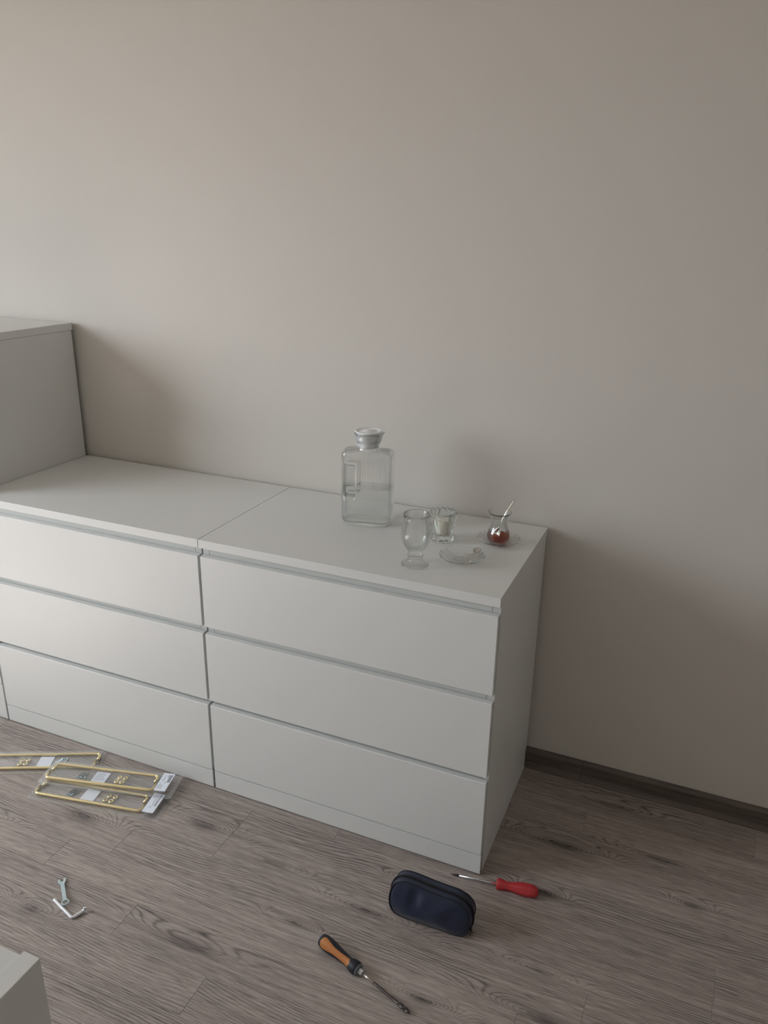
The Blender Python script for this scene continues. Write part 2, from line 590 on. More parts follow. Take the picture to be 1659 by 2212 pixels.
def chest(root, W, H, fronts, plinth_h):
    """front faces -y at y=-0.48; right side at x=0"""
    P = 0.0195
    w = M['white']
    link_mesh('top_panel', mbox(-W, 0, -0.480, 0, H - 0.0230, H), w, root, bevel=0.0007)
    for x0, x1 in ((-P - 0.0015, -0.0015), (-W + 0.0015, -W + P + 0.0015)):
        bm = extrude_x(bmesh.new(), [(-0.462, 0.0), (-0.013, 0.0), (-0.013, 0.066), (-0.0045, 0.066), (-0.0045, H - 0.0236), (-0.462, H - 0.0236)], x0, x1)
        sp = link_mesh('side_panel', bm, w, root, bevel=0.0006)
        link_mesh('edge_strip', mbox(x0 + 0.0006, x1 - 0.0004, -0.4625, -0.4619, 0.001, H - 0.0240), M['frame'], sp)  # thin greyer strip laid over the panel's front edge
    link_mesh('back_panel', mbox(-W + P + 0.003, -P - 0.003, -0.018, -0.014, plinth_h, H - 0.025), M['white2'], root)
    link_mesh('bottom_panel', mbox(-W + P + 0.003, -P - 0.003, -0.455, -0.019, plinth_h - 0.028, plinth_h - 0.012), w, root)
    link_mesh('plinth', mbox(-W + 0.0030, -0.0022, -0.4795, -0.4740, 0.0028, plinth_h - 0.0035), w, root, bevel=0.0006)
    tops = [z1 for z0, z1 in fronts]
    for i, (z0, z1) in enumerate(fronts):
        dr = link_mesh('drawer', drawer_front_bm(-W + 0.0035, -0.0030, z0, z1), w, root, bevel=0.0005)
        bm = bmesh.new()
        xa, xb = -W + P + 0.014, -P - 0.014
        zt = z1 - 0.035
        box(bm, xa, xa + 0.012, -0.4620, -0.05, z0 + 0.012, zt)
        box(bm, xb - 0.012, xb, -0.4620, -0.05, z0 + 0.012, zt)
        box(bm, xa + 0.0125, xb - 0.0125, -0.062, -0.05, z0 + 0.012, zt)
        box(bm, xa + 0.0125, xb - 0.0125, -0.4620, -0.0625, z0 + 0.012, z0 + 0.016)
        link_mesh('drawer_box', bm, w, dr)
        # recessed grip rail above this front, set between the side panels
        zn = fronts[i + 1][0] if i + 1 < len(fronts) else H - 0.0236
        top = zn + 0.010 if i + 1 < len(fronts) else zn - 0.0004
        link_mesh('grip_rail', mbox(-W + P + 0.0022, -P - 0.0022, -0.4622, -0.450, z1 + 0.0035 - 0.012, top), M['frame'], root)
    return root

F3 = [(0.0630, 0.2810), (0.2985, 0.5060), (0.5290, 0.7330)]
W0 = 0.8030
base_lab = 'white three-drawer chest against the wall, '
c1 = chest(thing('chest_of_drawers', base_lab + 'right-hand one with glassware and jug on top', 'chest', (0, 0, 0)), W0, 0.78, F3, 0.063)
c2 = chest(thing('chest_of_drawers', base_lab + 'middle one with an empty top beside the tall chest', 'chest', (-0.8045, 0, 0)), W0, 0.78, F3, 0.063)
F6 = [(0.136 + i * 0.2188, 0.136 + i * 0.2188 + 0.196) for i in range(5)]
c3 = chest(thing('tall_chest_of_drawers', 'taller white chest of drawers cut off by the left edge, higher than its neighbour', 'chest', (-1.609, 0, 0)), W0, 1.23, F6, 0.136)
# fourth one lies on its side in the near left corner, its top board facing right
c4 = chest(thing('chest_of_drawers', 'white chest lying on its side on the floor in the near left corner', 'chest', (-0.2085 - 0.78, -1.587, 0.0), (0, pi / 2, 0)), W0, 0.78, F3, 0.063)

# ------------------------------------------------------------ glass jug
def jug():
    t = thing('water_jug', 'ribbed clear glass water jug with white lid, half full of water', 'jug', (-0.4610, -0.175, 0.7803), (0, 0, 0.22))
    hx, hy = 0.0690, 0.0375
    NT = 384
    dense = []
    for i in range(4001):                       # superellipse outline walked in equal steps of length
        a = 2 * pi * i / 4000
        q = (abs(cos(a)) ** 5 + abs(sin(a)) ** 5) ** (-1 / 5)
        dense.append((q * cos(a) * hx, q * sin(a) * hy))
    acc = [0.0]
    for (x0, y0), (x1, y1) in zip(dense, dense[1:]):
        acc.append(acc[-1] + math.hypot(x1 - x0, y1 - y0))
    BASE, k = [], 0
    for i in range(NT):
        want = acc[-1] * i / NT
        while acc[k + 1] < want:
            k += 1
        BASE.append((dense[k][0] / hx, dense[k][1] / hy))
    def section(z, inset, zi=None):
        # body outline with rounded bottom and shoulder
        H = 0.207
        kx = ky = 1.0
        e = max(0.0, 0.020 - z) / 0.020
        ky -= 0.22 * e * e
        dxb = 0.020 * (1 - math.sqrt(max(0.0, 1 - e * e)))
        s = max(0.0, z - (H - 0.012)) / 0.012
        dxs = 0.012 * (1 - math.sqrt(max(0.0, 1 - min(1, s) ** 2)))
        ax = hx - dxb - dxs - inset
        ay = hy * ky - dxs - inset
        out = []
        for X, Y in BASE:
            X, Y = ax * X, ay * Y
            # ribs on the long faces
            rb = sm(0.03, 0.045, z) * (1 - sm(0.188, 0.198, z)) * sm(0.45, 0.8, abs(Y) / max(ay, 1e-4))
            hand = sm(-0.066, -0.058, X) * (1 - sm(-0.034, -0.026, X)) * sm(0.075, 0.085, z) * (1 - sm(0.160, 0.168, z))
            reg = 1 - sm(-0.032, -0.024, X) if 0.07 < z < 0.172 else 0.0
            amp = 0.0014 * rb * (1 - reg)
            Y += math.copysign(amp * cos(2 * pi * X / 0.0093), Y) * (0.25 if inset else 1.0)
            Y *= 1 - 0.74 * hand
            out.append((X, Y))
        return out
    zs = [0.0, 0.0006, 0.002, 0.005, 0.009, 0.014, 0.020, 0.030, 0.04, 0.055, 0.070, 0.075, 0.079, 0.083, 0.087, 0.10, 0.12, 0.14, 0.156, 0.160, 0.164, 0.168, 0.172,
          0.180, 0.188, 0.195, 0.199, 0.202, 0.2045, 0.2062, 0.207]
    def shell(bm, inset, z0, z1, extra=None):
        rings = []
        for z in zs:
            zz = z0 + (z1 - z0) * z / 0.216 if inset else z
            if inset and not (z0 <= zz):
                continue
            rings.append([bm.verts.new((X, Y, zz)) for X, Y in section(zz if inset else z, inset)])
        return rings
    bm = bmesh.new()
    outer = shell(bm, 0, 0, 0.216)
    # neck: circle rings
    def neck_ring(rx, z, spout=0.0):
        ring = []
        for i in range(NT):
            a = 2 * pi * i / NT
            r = rx + spout * math.exp(-((((a + pi) % (2 * pi)) - pi) / 0.22) ** 2)
            zz = z + (0.004 * math.exp(-((((a + pi) % (2 * pi)) - pi) / 0.22) ** 2) if spout else 0)
            ring.append(bm.verts.new((r * cos(a), r * sin(a) * (1 if rx < 0.037 else 1), zz)))
        return ring
    outer += [neck_ring(0.0320, 0.2078), neck_ring(0.0292, 0.2095), neck_ring(0.0285, 0.2140), neck_ring(0.0285, 0.2200), neck_ring(0.0305, 0.2245),
              neck_ring(0.0342, 0.2285, 0.0), neck_ring(0.0358, 0.2350, 0.0), neck_ring(0.0364, 0.2450, 0.003), neck_ring(0.0368, 0.2520, 0.007), neck_ring(0.0364, 0.2532, 0.007)]
    inner_top = [neck_ring(0.0350, 0.2530, 0.007), neck_ring(0.0342, 0.2440, 0.003), neck_ring(0.0336, 0.2350, 0.0), neck_ring(0.0310, 0.2310), neck_ring(0.0275, 0.2270), neck_ring(0.0262, 0.2210),
                 neck_ring(0.0262, 0.2130), neck_ring(0.0290, 0.2055)]
    inner = []
    zin = [z for z in zs if 0.0065 <= z <= 0.2040]
    for z in reversed(zin):
        inner.append([bm.verts.new((X, Y, z)) for X, Y in section(max(z - 0.002, 0.004), 0.0030)])
    rings = outer + inner_top + inner
    for A, B in zip(rings, rings[1:]):
        for i in range(NT):
            j = (i + 1) % NT
            bm.faces.new((A[i], A[j], B[j], B[i]))
    def cap(ring, z):
        c = bm.verts.new((0, 0, z))
        for i in range(NT):
            bm.faces.new((c, ring[i], ring[(i + 1) % NT]))
    cap(rings[0], 0.0012)
    cap(rings[-1], 0.0088)
    link_mesh('glass_body', bm, M['jug_glass'], t, smooth=True)
    # water, a hair inside the glass
    bm = bmesh.new()
    lvl = 0.105
    zw = [z for z in zs if 0.0065 <= z < lvl] + [lvl]
    rr = [[bm.verts.new((X, Y, z + 0.0004 * (z < 0.01))) for X, Y in section(max(z - 0.002, 0.004), 0.0033)] for z in zw]
    for A, B in zip(rr, rr[1:]):
        for i in range(NT):
            j = (i + 1) % NT
            bm.faces.new((A[i], A[j], B[j], B[i]))
    c = bm.verts.new((0, 0, 0.0092))
    for i in range(NT):
        bm.faces.new((c, rr[0][i], rr[0][(i + 1) % NT]))
    c = bm.verts.new((0, 0, lvl))
    for i in range(NT):
        bm.faces.new((c, rr[-1][i], rr[-1][(i + 1) % NT]))
    link_mesh('water', bm, M['water'], t, smooth=False)
    # lid: tapered white plug with a raised disc and a lower sealing ring
    bm = bmesh.new()
    lathe(bm, [(0, 0.2130), (0.0235, 0.2130), (0.0252, 0.2145), (0.0252, 0.2255), (0.0238, 0.2268), (0.0240, 0.2280), (0.0280, 0.2330), (0.0325, 0.2545),
               (0.0352, 0.2556), (0.0358, 0.2568), (0.0354, 0.2586), (0.0325, 0.2590), (0.0310, 0.2566), (0.0180, 0.2562), (0.0160, 0.2582), (0, 0.2586)], 64)
    link_mesh('lid', bm, M['lid'], t, smooth=True)
    return t
jug()

# ------------------------------------------------------------ footed glass
t = thing('footed_glass', 'empty clear footed glass with rounded bowl standing in front of candle holder', 'glass', (-0.2395, -0.3850, 0.7803))
prof = [(0, 0.003), (0.012, 0.0025), (0.024, 0.0010), (0.0325, 0.0), (0.0345, 0.0012), (0.0347, 0.0030), (0.033, 0.0048), (0.026, 0.0085), (0.0195, 0.0125), (0.0172, 0.0150), (0.0166, 0.0180),
        (0.0176, 0.0200), (0.0180, 0.0215), (0.0170, 0.0235), (0.0163, 0.0255), (0.0165, 0.0290), (0.0190, 0.0325), (0.0240, 0.0375), (0.0290, 0.0445), (0.0330, 0.0540), (0.0352, 0.0660),
        (0.0357, 0.0770), (0.0350, 0.0880), (0.0335, 0.0990), (0.0318, 0.1100), (0.0311, 0.1200), (0.0313, 0.1280), (0.0309, 0.1297),
        (0.0300, 0.1290), (0.0298, 0.1200), (0.0304, 0.1100), (0.0321, 0.0990), (0.0336, 0.0880), (0.0342, 0.0770), (0.0337, 0.0660), (0.0314, 0.0545), (0.0275, 0.0460), (0.0225, 0.0400), (0.0160, 0.0360), (0.008, 0.0345), (0, 0.0342)]
prof = [(rr * (1 + 0.12 * math.exp(-((z - 0.024) / 0.010) ** 2)), z + 0.0065 * sm(0.014, 0.033, z) * (1 - sm(0.050, 0.115, z))) for rr, z in prof]
link_mesh('glass_body', lathe(bmesh.new(), prof, 80), M['glass'], t, smooth=True)

# ------------------------------------------------------------ candle holder: thick pressed glass with swirled ribs and a beaded rim
t = thing('candle_holder', 'thick pressed-glass candle holder with swirled ribs and beaded rim holding white candle', 'candle holder', (-0.2330, -0.2060, 0.7803))
def swirl(a, r, z):
    k = sm(0.020, 0.026, r)
    n = 14
    tw = a + z * 9.0
    d = 0.0040 * (abs(cos(n / 2 * tw)) ** 1.3 - 0.5)
    foot = math.exp(-((z - 0.005) / 0.006) ** 2)
    d2 = 0.0024 * (abs(cos(n / 2 * a)) - 0.5) * foot
    bead = math.exp(-((z - 0.0715) / 0.006) ** 2)
    zz = z + 0.0035 * (abs(cos(n / 2 * tw)) - 0.5) * sm(0.060, 0.072, z)
    return r + (d * (1 - foot) + d2) * k * (1 + 0.5 * bead), zz
prof = [(0, 0.002), (0.018, 0.002), (0.0245, 0.0), (0.0285, 0.0010), (0.0300, 0.0035), (0.0298, 0.0070), (0.0275, 0.0105), (0.0272, 0.0140), (0.0282, 0.022), (0.0292, 0.032), (0.0302, 0.042), (0.0312, 0.052),
        (0.0318, 0.060), (0.0318, 0.064), (0.0330, 0.068), (0.0338, 0.0715), (0.0328, 0.0755), (0.0300, 0.0765), (0.0275, 0.0740), (0.0262, 0.0700)]
inner = [(0.0238, 0.060), (0.0222, 0.050), (0.0212, 0.040), (0.0204, 0.030), (0.0196, 0.022), (0.0180, 0.0165), (0.010, 0.0150), (0, 0.0150)]
link_mesh('glass_body', lathe(bmesh.new(), prof + inner, 168, swirl), M['glass2'], t, smooth=True)
link_mesh('candle', lathe(bmesh.new(), [(0, 0.0156), (0.0085, 0.0157), (0.0170, 0.0180), (0.0184, 0.024), (0.0190, 0.034), (0.0198, 0.046), (0.0206, 0.0560), (0.0196, 0.0572), (0.010, 0.0545), (0, 0.0543)], 48), M['wax'], t, smooth=True)
link_mesh('wick', tube(bmesh.new(), [(0, 0, 0.0540), (0.0005, 0, 0.0590), (0.002, 0.0005, 0.0620)], 0.0008, 8), M['wick'], t)

# ------------------------------------------------------------ saucers with scalloped petals
SAU = [(0, 0.0014), (0.012, 0.0014), (0.020, 0.0010), (0.0245, 0.0), (0.0275, 0.0004), (0.0300, 0.0024), (0.036, 0.0040), (0.043, 0.0072), (0.049, 0.0105), (0.0535, 0.0138), (0.0553, 0.0152), (0.0550, 0.0166),
       (0.0530, 0.0164), (0.048, 0.0132), (0.042, 0.0100), (0.036, 0.0072), (0.030, 0.0052), (0.0255, 0.0040), (0.0240, 0.0030), (0.018, 0.0036), (0, 0.0036)]
def petal(a, r, z):
    k = sm(0.030, 0.054, r)
    c = abs(cos(8 * a)) ** 0.7
    return r * (1 + k * 0.085 * (c - 0.7)), z + k * 0.0030 * (c - 0.6)
def saucer(label, loc, rz):
    t = thing('glass_saucer', label, 'saucer', loc, (0, 0, rz), 'scalloped glass saucers')
    link_mesh('glass_plate', lathe(bmesh.new(), SAU, 192, petal), M['glass'], t, smooth=True)
    return t
saucer('scalloped clear glass saucer holding only a teaspoon, nearer the front edge', (-0.1430, -0.3190, 0.7803), 0.3)
saucer('scalloped clear glass saucer under the tea glass', (-0.0925, -0.1700, 0.7803), 0.1)

# ------------------------------------------------------------ tea glass
t = thing('tea_glass', 'small tulip-shaped tea glass with a little dark tea left in it', 'glass', (-0.0935, -0.1700, 0.7843))
prof = [(0, 0.0022), (0.012, 0.0020), (0.0175, 0.0), (0.0205, 0.0012), (0.0235, 0.0040), (0.0275, 0.0100), (0.0294, 0.0165), (0.0292, 0.0230), (0.0272, 0.0305), (0.0240, 0.0390), (0.0216, 0.0470), (0.0208, 0.0540),
        (0.0214, 0.0610), (0.0236, 0.0690), (0.0266, 0.0765), (0.0292, 0.0815), (0.0298, 0.0828),
        (0.0290, 0.0830), (0.0256, 0.0770), (0.0225, 0.0692), (0.0203, 0.0612), (0.0197, 0.0540), (0.0205, 0.0470), (0.0229, 0.0388), (0.0261, 0.0303), (0.0281, 0.0230), (0.0282, 0.0165), (0.0262, 0.0110), (0.0220, 0.0070), (0.0150, 0.0055), (0, 0.0050)]
link_mesh('glass_body', lathe(bmesh.new(), prof, 72), M['glass'], t, smooth=True)
link_mesh('tea', lathe(bmesh.new(), [(0, 0.0054), (0.0148, 0.0058), (0.0216, 0.0073), (0.0258, 0.0113), (0.0278, 0.0167), (0.0277, 0.0205), (0.0270, 0.0207), (0, 0.0207)], 72), M['tea'], t, smooth=False)

# ------------------------------------------------------------ teaspoons (local: bowl tip at -x, handle to +x)
def spoon(label, mtx, length=0.118):
    t = thing('teaspoon', label, 'spoon')
    t.matrix_world = mtx
    bm = bmesh.new()
    nU, nV = 22, 10
    L0 = 0.034
    grid = []
    for i in range(nU + 1):
        u = i / nU
        x = u * L0
        w = 0.0102 * (math.sin(pi * min(1, u * 1.0) ** 0.85) ** 0.62 if 0 < u < 1 else 0)
        w = max(w, 0.0018 if u > 0.5 else 0.0004)
        row = []
        for j in range(nV + 1):
            v = -1 + 2 * j / nV
            dpt = -0.0056 * math.sin(pi * min(1, u * 1.02)) ** 0.8 * (1 - v * v) if 0 < u < 1 else 0
            row.append(bm.verts.new((x, w * v, dpt)))
        grid.append(row)
    for i in range(nU):
        for j in range(nV):
            bm.faces.new((grid[i][j], grid[i + 1][j], grid[i + 1][j + 1], grid[i][j + 1]))
    o = link_mesh('bowl', bm, M['spoon'], t, smooth=True)
    md = o.modifiers.new('thick', 'SOLIDIFY')
    md.thickness = 0.0008
    pts = smooth_curve([(L0 - 0.001, 0, 0.0), (0.044, 0, 0.0040), (0.060, 0, 0.0062), (0.085, 0, 0.0052), (length, 0, 0.0010)], 8)
    bm = bmesh.new()
    n = len(pts)
    rr = []
    for i, p in enumerate(pts):
        s = i / (n - 1)
        w = 0.0015 + 0.0017 * sm(0.35, 0.9, s)
        h = 0.0012 - 0.0004 * s
        rr.append([bm.verts.new(Vector(p) + Vector((0, w * cy, h * cz))) for cy, cz in ((-1, -0.5), (-0.6, -1), (0.6, -1), (1, -0.5), (1, 0.5), (0.6, 1), (-0.6, 1), (-1, 0.5))])
    for A, B in zip(rr, rr[1:]):
        for i in range(8):
            bm.faces.new((A[i], A[(i + 1) % 8], B[(i + 1) % 8], B[i]))
    bm.faces.new(rr[0][::-1])
    bm.faces.new(rr[-1])
    link_mesh('handle', bm, M['spoon'], t, smooth=True)
    return t
def frame(origin, xdir, zhint):
    x = Vector(xdir).normalized()
    z = Vector(zhint)
    z = (z - x * z.dot(x)).normalized()
    y = z.cross(x)
    m = Matrix((x, y, z)).transposed().to_4x4()
    m.translation = origin
    return m
# in the tea glass: bowl in the tea, handle leaning on the rim to the right
a = Vector((-0.1040, -0.1790, 0.7935))
b = Vector((-0.0765, -0.1600, 0.8640))
spoon('teaspoon standing in the tea glass, handle leaning on its rim', frame(a, b - a, (-0.4, -0.8, 0.3)), 0.116)
# on the near saucer: bowl over the far rim, handle towards the front
a = Vector((-0.1165, -0.2690, 0.8030))
b = Vector((-0.1090, -0.3560, 0.7995))
spoon('teaspoon lying across the empty saucer, bowl up', frame(a, b - a, (0, 0, 1)), 0.094)

# ------------------------------------------------------------ packs of brass handles
def rrect(x0, x1, y0, y1, r, n=5):
    out = []
    for cx, cy, a0 in ((x1 - r, y1 - r, 0), (x0 + r, y1 - r, 90), (x0 + r, y0 + r, 180), (x1 - r, y0 + r, 270)):
        for k in range(n + 1):
            a = radians(a0 + 90 * k / n)
            out.append((cx + r * cos(a), cy + r * sin(a)))
    return out

def handle_pack(label, mtx, kind, paper_print, seed):
    random.seed(seed)
    t = thing('handle_pack', label, 'handle pack', group='clear packs of brass handles on the floor')
    t.matrix_world = mtx
    # backing sheet and moulded lid
    bm = extrude_poly(bmesh.new(), rrect(-0.014, 0.392, -0.021, 0.080, 0.006), 0.0, 0.0004)
    link_mesh('backing_sheet', bm, M['film'], t)
    bm = bmesh.new()
    lo = [bm.verts.new((x, y, 0.0006)) for x, y in rrect(-0.014, 0.392, -0.021, 0.080, 0.006)]
    l1 = [bm.verts.new((x, y, 0.0009)) for x, y in rrect(-0.0095, 0.378, -0.013, 0.0745, 0.012)]
    l2 = [bm.verts.new((x, y, 0.0122)) for x, y in rrect(-0.0070, 0.3755, -0.0105, 0.0720, 0.012)]
    n = len(lo)
    for A, B in ((lo, l1), (l1, l2)):
        for i in range(n):
            bm.faces.new((A[i], A[(i + 1) % n], B[(i + 1) % n], B[i]))
    bm.faces.new(l2)
    link_mesh('plastic_cover', bm, M['film'], t)
    R_ = 0.0045
    z = 0.0056
    for s in (0, 1):
        y0 = 0.0 if s == 0 else 0.062
        sg = 1 if s == 0 else -1
        x0, x1 = (0.0, 0.330) if s == 0 else (0.006, 0.324)
        fl = 0.029
        br = 0.011
        pts = [(x0, y0 + sg * fl, z)]
        pts += [(x0 + br - br * cos(radians(q)), y0 + sg * (br - br * sin(radians(q))), z) for q in range(0, 91, 15)]
        pts += [(x1 - br + br * sin(radians(q)), y0 + sg * (br - br * cos(radians(q))), z) for q in range(0, 91, 15)]
        pts += [(x1, y0 + sg * fl, z)]
        hd = link_mesh('brass_handle', tube(bmesh.new(), pts, R_, 16), M['gold'], t, smooth=True)
        for xx in (x0, x1):
            bm = tube(bmesh.new(), [(xx, y0 + sg * (fl - 0.004), z), (xx, y0 + sg * (fl + 0.0003), z)], 0.0022, 10)
            link_mesh('screw_hole', bm, M['holeblack'], hd)
    # folded instruction paper
    link_mesh('instruction_paper', mbox(0.136, 0.178, 0.0065, 0.0535, 0.0012, 0.0022), M['paper'], t)
    if paper_print:
        bm = bmesh.new()
        for r_ in range(9):
            yy = 0.048 - r_ * 0.0038
            box(bm, 0.141, 0.141 + random.uniform(0.024, 0.033), yy, yy + 0.0011, 0.00225, 0.0023)
        link_mesh('print', bm, M['greyink'], t)
    # screws
    for i in range(4):
        ang = radians(78 + random.uniform(-16, 16))
        cx, cy = 0.096 + i * 0.0062, 0.030 + random.uniform(-0.002, 0.002)
        d = Vector((cos(ang), sin(ang), 0))
        p0 = Vector((cx, cy, 0.0040)) - d * 0.013
        p1 = p0 + d * 0.026
        bm = bmesh.new()
        tube(bm, [p0, p0 + d * 0.0020, p0 + d * 0.0021, p1], [0.0034, 0.0030, 0.0017, 0.0015], 10)
        link_mesh('screw', bm, M['zinc'], t, smooth=True)
    # rosettes
    for i, (cx, cy) in enumerate(((0.2100, 0.0220), (0.2280, 0.0215), (0.2130, 0.0395), (0.2310, 0.0390))):
        bm = bmesh.new()
        lathe(bm, [(0.0029, 0.0), (0.0080, 0.0), (0.0082, 0.0010), (0.0070, 0.0028), (0.0044, 0.0036), (0.0029, 0.0032)], 24, closed=True)
        o = link_mesh('rosette', bm, M['gold'], t, smooth=True)
        o.location = (cx + random.uniform(-.001, .001), cy, 0.0020)
        o.rotation_euler = (random.uniform(-0.15, 0.15), random.uniform(-0.15, 0.15), 0)
    # small inner pocket round the rosettes
    bm = bmesh.new()
    a = rrect(0.199, 0.242, 0.010, 0.052, 0.006)
    A = [bm.verts.new((x, y, 0.0010)) for x, y in a]
    B = [bm.verts.new((0.2205 + (x - 0.2205) * 0.95, 0.031 + (y - 0.031) * 0.95, 0.0095)) for x, y in a]
    for i in range(len(A)):
        bm.faces.new((A[i], A[(i + 1) % len(A)], B[(i + 1) % len(A)], B[i]))
    bm.faces.new(B)
    link_mesh('inner_pocket', bm, M['film'], t)
    # card label
    lab = link_mesh('card_label', mbox(0.338, 0.3715, -0.007, 0.0695, 0.0128, 0.0134), M['paper'], t)
    if kind == 'name':
        bm = bmesh.new()
        # letters run towards -y with their tops towards +x
        pl = Matrix.Translation((0.3600, 0.0655, 0.01346)) @ Matrix.Rotation(-pi / 2, 4, 'Z')
        text_bm(bm, 'BAGGAN\u00c4S', 0.0088, pl)
        link_mesh('lettering', bm, M['ink'], lab)
        bm = bmesh.new()
        for xx, l in ((0.3550, 0.040), (0.3520, 0.036), (0.3470, 0.020), (0.3440, 0.016)):
            yy = 0.066
            while yy > 0.066 - l:
                w = random.uniform(0.002, 0.005)
                box(bm, xx, xx + 0.0011, yy - w, yy, 0.01342, 0.01346)
                yy -= w + 0.0009
        for xx, ys in ((0.3550, 0.018), (0.3520, 0.018), (0.3490, 0.016)):
            box(bm, xx, xx + 0.0009, ys - 0.006, ys, 0.01342, 0.01346)
        link_mesh('small_print', bm, M['greyink'], lab)
    else:
        bm = bmesh.new()
        yy = 0.0625
        while yy > 0.032:
            w = random.choice((0.0004, 0.0007, 0.001))
            box(bm, 0.3600, 0.3685, yy - w, yy, 0.01342, 0.01346)
            yy -= w + random.choice((0.0004, 0.0006))
        box(bm, 0.3560, 0.3575, 0.051, 0.063, 0.01342, 0.01346)
        box(bm, 0.3560, 0.3590, 0.028, 0.0305, 0.01342, 0.01346)
        # round mark and two small symbols
        lathe_ring = bmesh.new()
        for k in range(20):
            a0, a1 = 2 * pi * k / 20 * 0.85, 2 * pi * (k + 1) / 20 * 0.85
            q = [bm.verts.new((0.3475 + r_ * cos(w_), 0.0385 + r_ * sin(w_), 0.01344)) for r_, w_ in ((0.0026, a0), (0.0034, a0), (0.0034, a1), (0.0026, a1))]
            bm.faces.new(q)
        lathe_ring.free()
        box(bm, 0.3470, 0.3500, 0.0450, 0.0475, 0.01342, 0.01346)
        box(bm, 0.3478, 0.3492, 0.0510, 0.0545, 0.01342, 0.01346)
        box(bm, 0.3478, 0.3492, 0.0580, 0.0605, 0.01342, 0.01346)
        link_mesh('barcode', bm, M['ink'], lab)
        bm = bmesh.new()
        for xx in (0.3420, 0.3450, 0.3480, 0.3510, 0.3540):
            box(bm, xx, xx + 0.0010, 0.002, 0.002 + random.uniform(0.014, 0.026), 0.01342, 0.01346)
        link_mesh('small_print', bm, M['greyink'], lab)
    return t

def zrot(x, y, z, a, tilt=(0, 0)):
    return Matrix.Translation((x, y, z)) @ Matrix.Rotation(a, 4, 'Z') @ Matrix.Rotation(tilt[0], 4, 'X') @ Matrix.Rotation(tilt[1], 4, 'Y')
handle_pack('clear pack of two brass handles, nearest of three, black name on its card label', zrot(-1.2541, -0.7148, 0.0004, 0.191), 'name', False, 3)
handle_pack('clear pack of two brass handles lying on the other two, barcode on its card label', zrot(-1.2640, -0.6640, 0.0142, 0.2507, (0.0, 0.0)), 'bar', True, 4)
handle_pack('clear pack of two brass handles cut off by the left edge of the photo', zrot(-1.2058, -0.4995, 0.0004, pi + 0.450), 'bar', False, 5)

# ------------------------------------------------------------ hex key and flat spanner
t = thing('hex_key', 'bright steel hex key with two bends, under the ring of spanner', 'hex key')
P = [(-0.9205, -0.9795, 0.0036), (-0.8460, -1.0020, 0.0036), (-0.8420, -1.0025, 0.0036), (-0.8392, -1.0000, 0.0038), (-0.8305, -0.9790, 0.0055), (-0.8290, -0.9755, 0.0085), (-0.8285, -0.9735, 0.0125)]
bm = tube(bmesh.new(), P, 0.0042, 6)
link_mesh('bar', bm, M['steel'], t, bevel=0.0005)
t = thing('flat_spanner', 'small flat pressed-steel spanner, open jaw at one end and ring at other', 'spanner')
A = Vector((-0.9445, -0.9290, 0.0035))
B = Vector((-0.8850, -0.9790, 0.0098))
t.matrix_world = frame(A, B - A, (0, 0, 1))
Ln = (B - A).length
th = 0.0018
bm = bmesh.new()
head = []
for q in range(30, 331, 12):
    a = radians(q)
    if True:
        head.append((-0.0 + 0.0095 * cos(a + pi) , 0.0095 * sin(a + pi)))
# outline: jaw tips, head arc, shank
out = []
out += [(-0.0085, 0.0036), (-0.0100, 0.0050), (-0.0085, 0.0078), (-0.0045, 0.0096), (0.0010, 0.0094), (0.0060, 0.0072), (0.0095, 0.0052), (0.0130, 0.0046), (Ln - 0.012, 0.0044),
        (Ln - 0.0075, 0.0062)]
out += [(Ln - 0.0075, -0.0062), (Ln - 0.012, -0.0044), (0.0130, -0.0046), (0.0095, -0.0052), (0.0060, -0.0072), (0.0010, -0.0094), (-0.0045, -0.0096), (-0.0085, -0.0078), (-0.0100, -0.0050), (-0.0085, -0.0036),
        (-0.0005, -0.0034), (0.0010, -0.0018), (0.0010, 0.0018), (-0.0005, 0.0034)]
extrude_poly(bm, out, -th / 2, th / 2)
link_mesh('jaw_and_shank', bm, M['wrench'], t, bevel=0.0004)
bm = bmesh.new()
lathe(bm, [(0.0062, -th / 2), (0.0092, -th / 2), (0.0092, th / 2), (0.0062, th / 2)], 32, closed=True)
o = link_mesh('ring', bm, M['wrench'], t)
o.location = (Ln, 0, 0)

# ------------------------------------------------------------ screwdrivers (axis +x from butt to tip)
def screwdriver_root(name, label, butt, neck_dir, up=(0, 0, 1)):
    t = thing(name, label, 'screwdriver')
    t.matrix_world = frame(Vector(butt), Vector(neck_dir), up)
    return t
def xlathe(prof, segs=32, mod=None):
    bm = bmesh.new()
    lathe(bm, [(r, x) for x, r in prof], segs, mod)
    bm.transform(Matrix(((0, 0, 1, 0), (1, 0, 0, 0), (0, 1, 0, 0), (0, 0, 0, 1))))
    return bm
butt = Vector((0.1505, -0.4885, 0.0150))
tip = Vector((-0.0700, -0.5090, 0.0036))
t = screwdriver_root('screwdriver', 'screwdriver with red plastic handle, its blade in front of the chest corner', butt, tip - butt)
LT = (tip - butt).length
def lobes(a, r, z):
    return r * (1 + 0.05 * cos(6 * a) * sm(0.004, 0.012, z) * (1 - sm(0.085, 0.098, z))), z
o = link_mesh('handle', xlathe([(0, 0), (0.0006, 0.0055), (0.003, 0.0098), (0.008, 0.0132), (0.016, 0.0153), (0.026, 0.0160), (0.038, 0.0158), (0.048, 0.0146), (0.058, 0.0126), (0.066, 0.0110), (0.074, 0.0103), (0.082, 0.0108), (0.089, 0.0128), (0.094, 0.0136), (0.101, 0.0136), (0.1035, 0.0124), (0.1040, 0.0)], 48, lobes), M['red'], t, smooth=True)
bm = tube(bmesh.new(), [(0.020, -0.001, 0.0118), (0.020, -0.001, 0.0146)], 0.0032, 16)
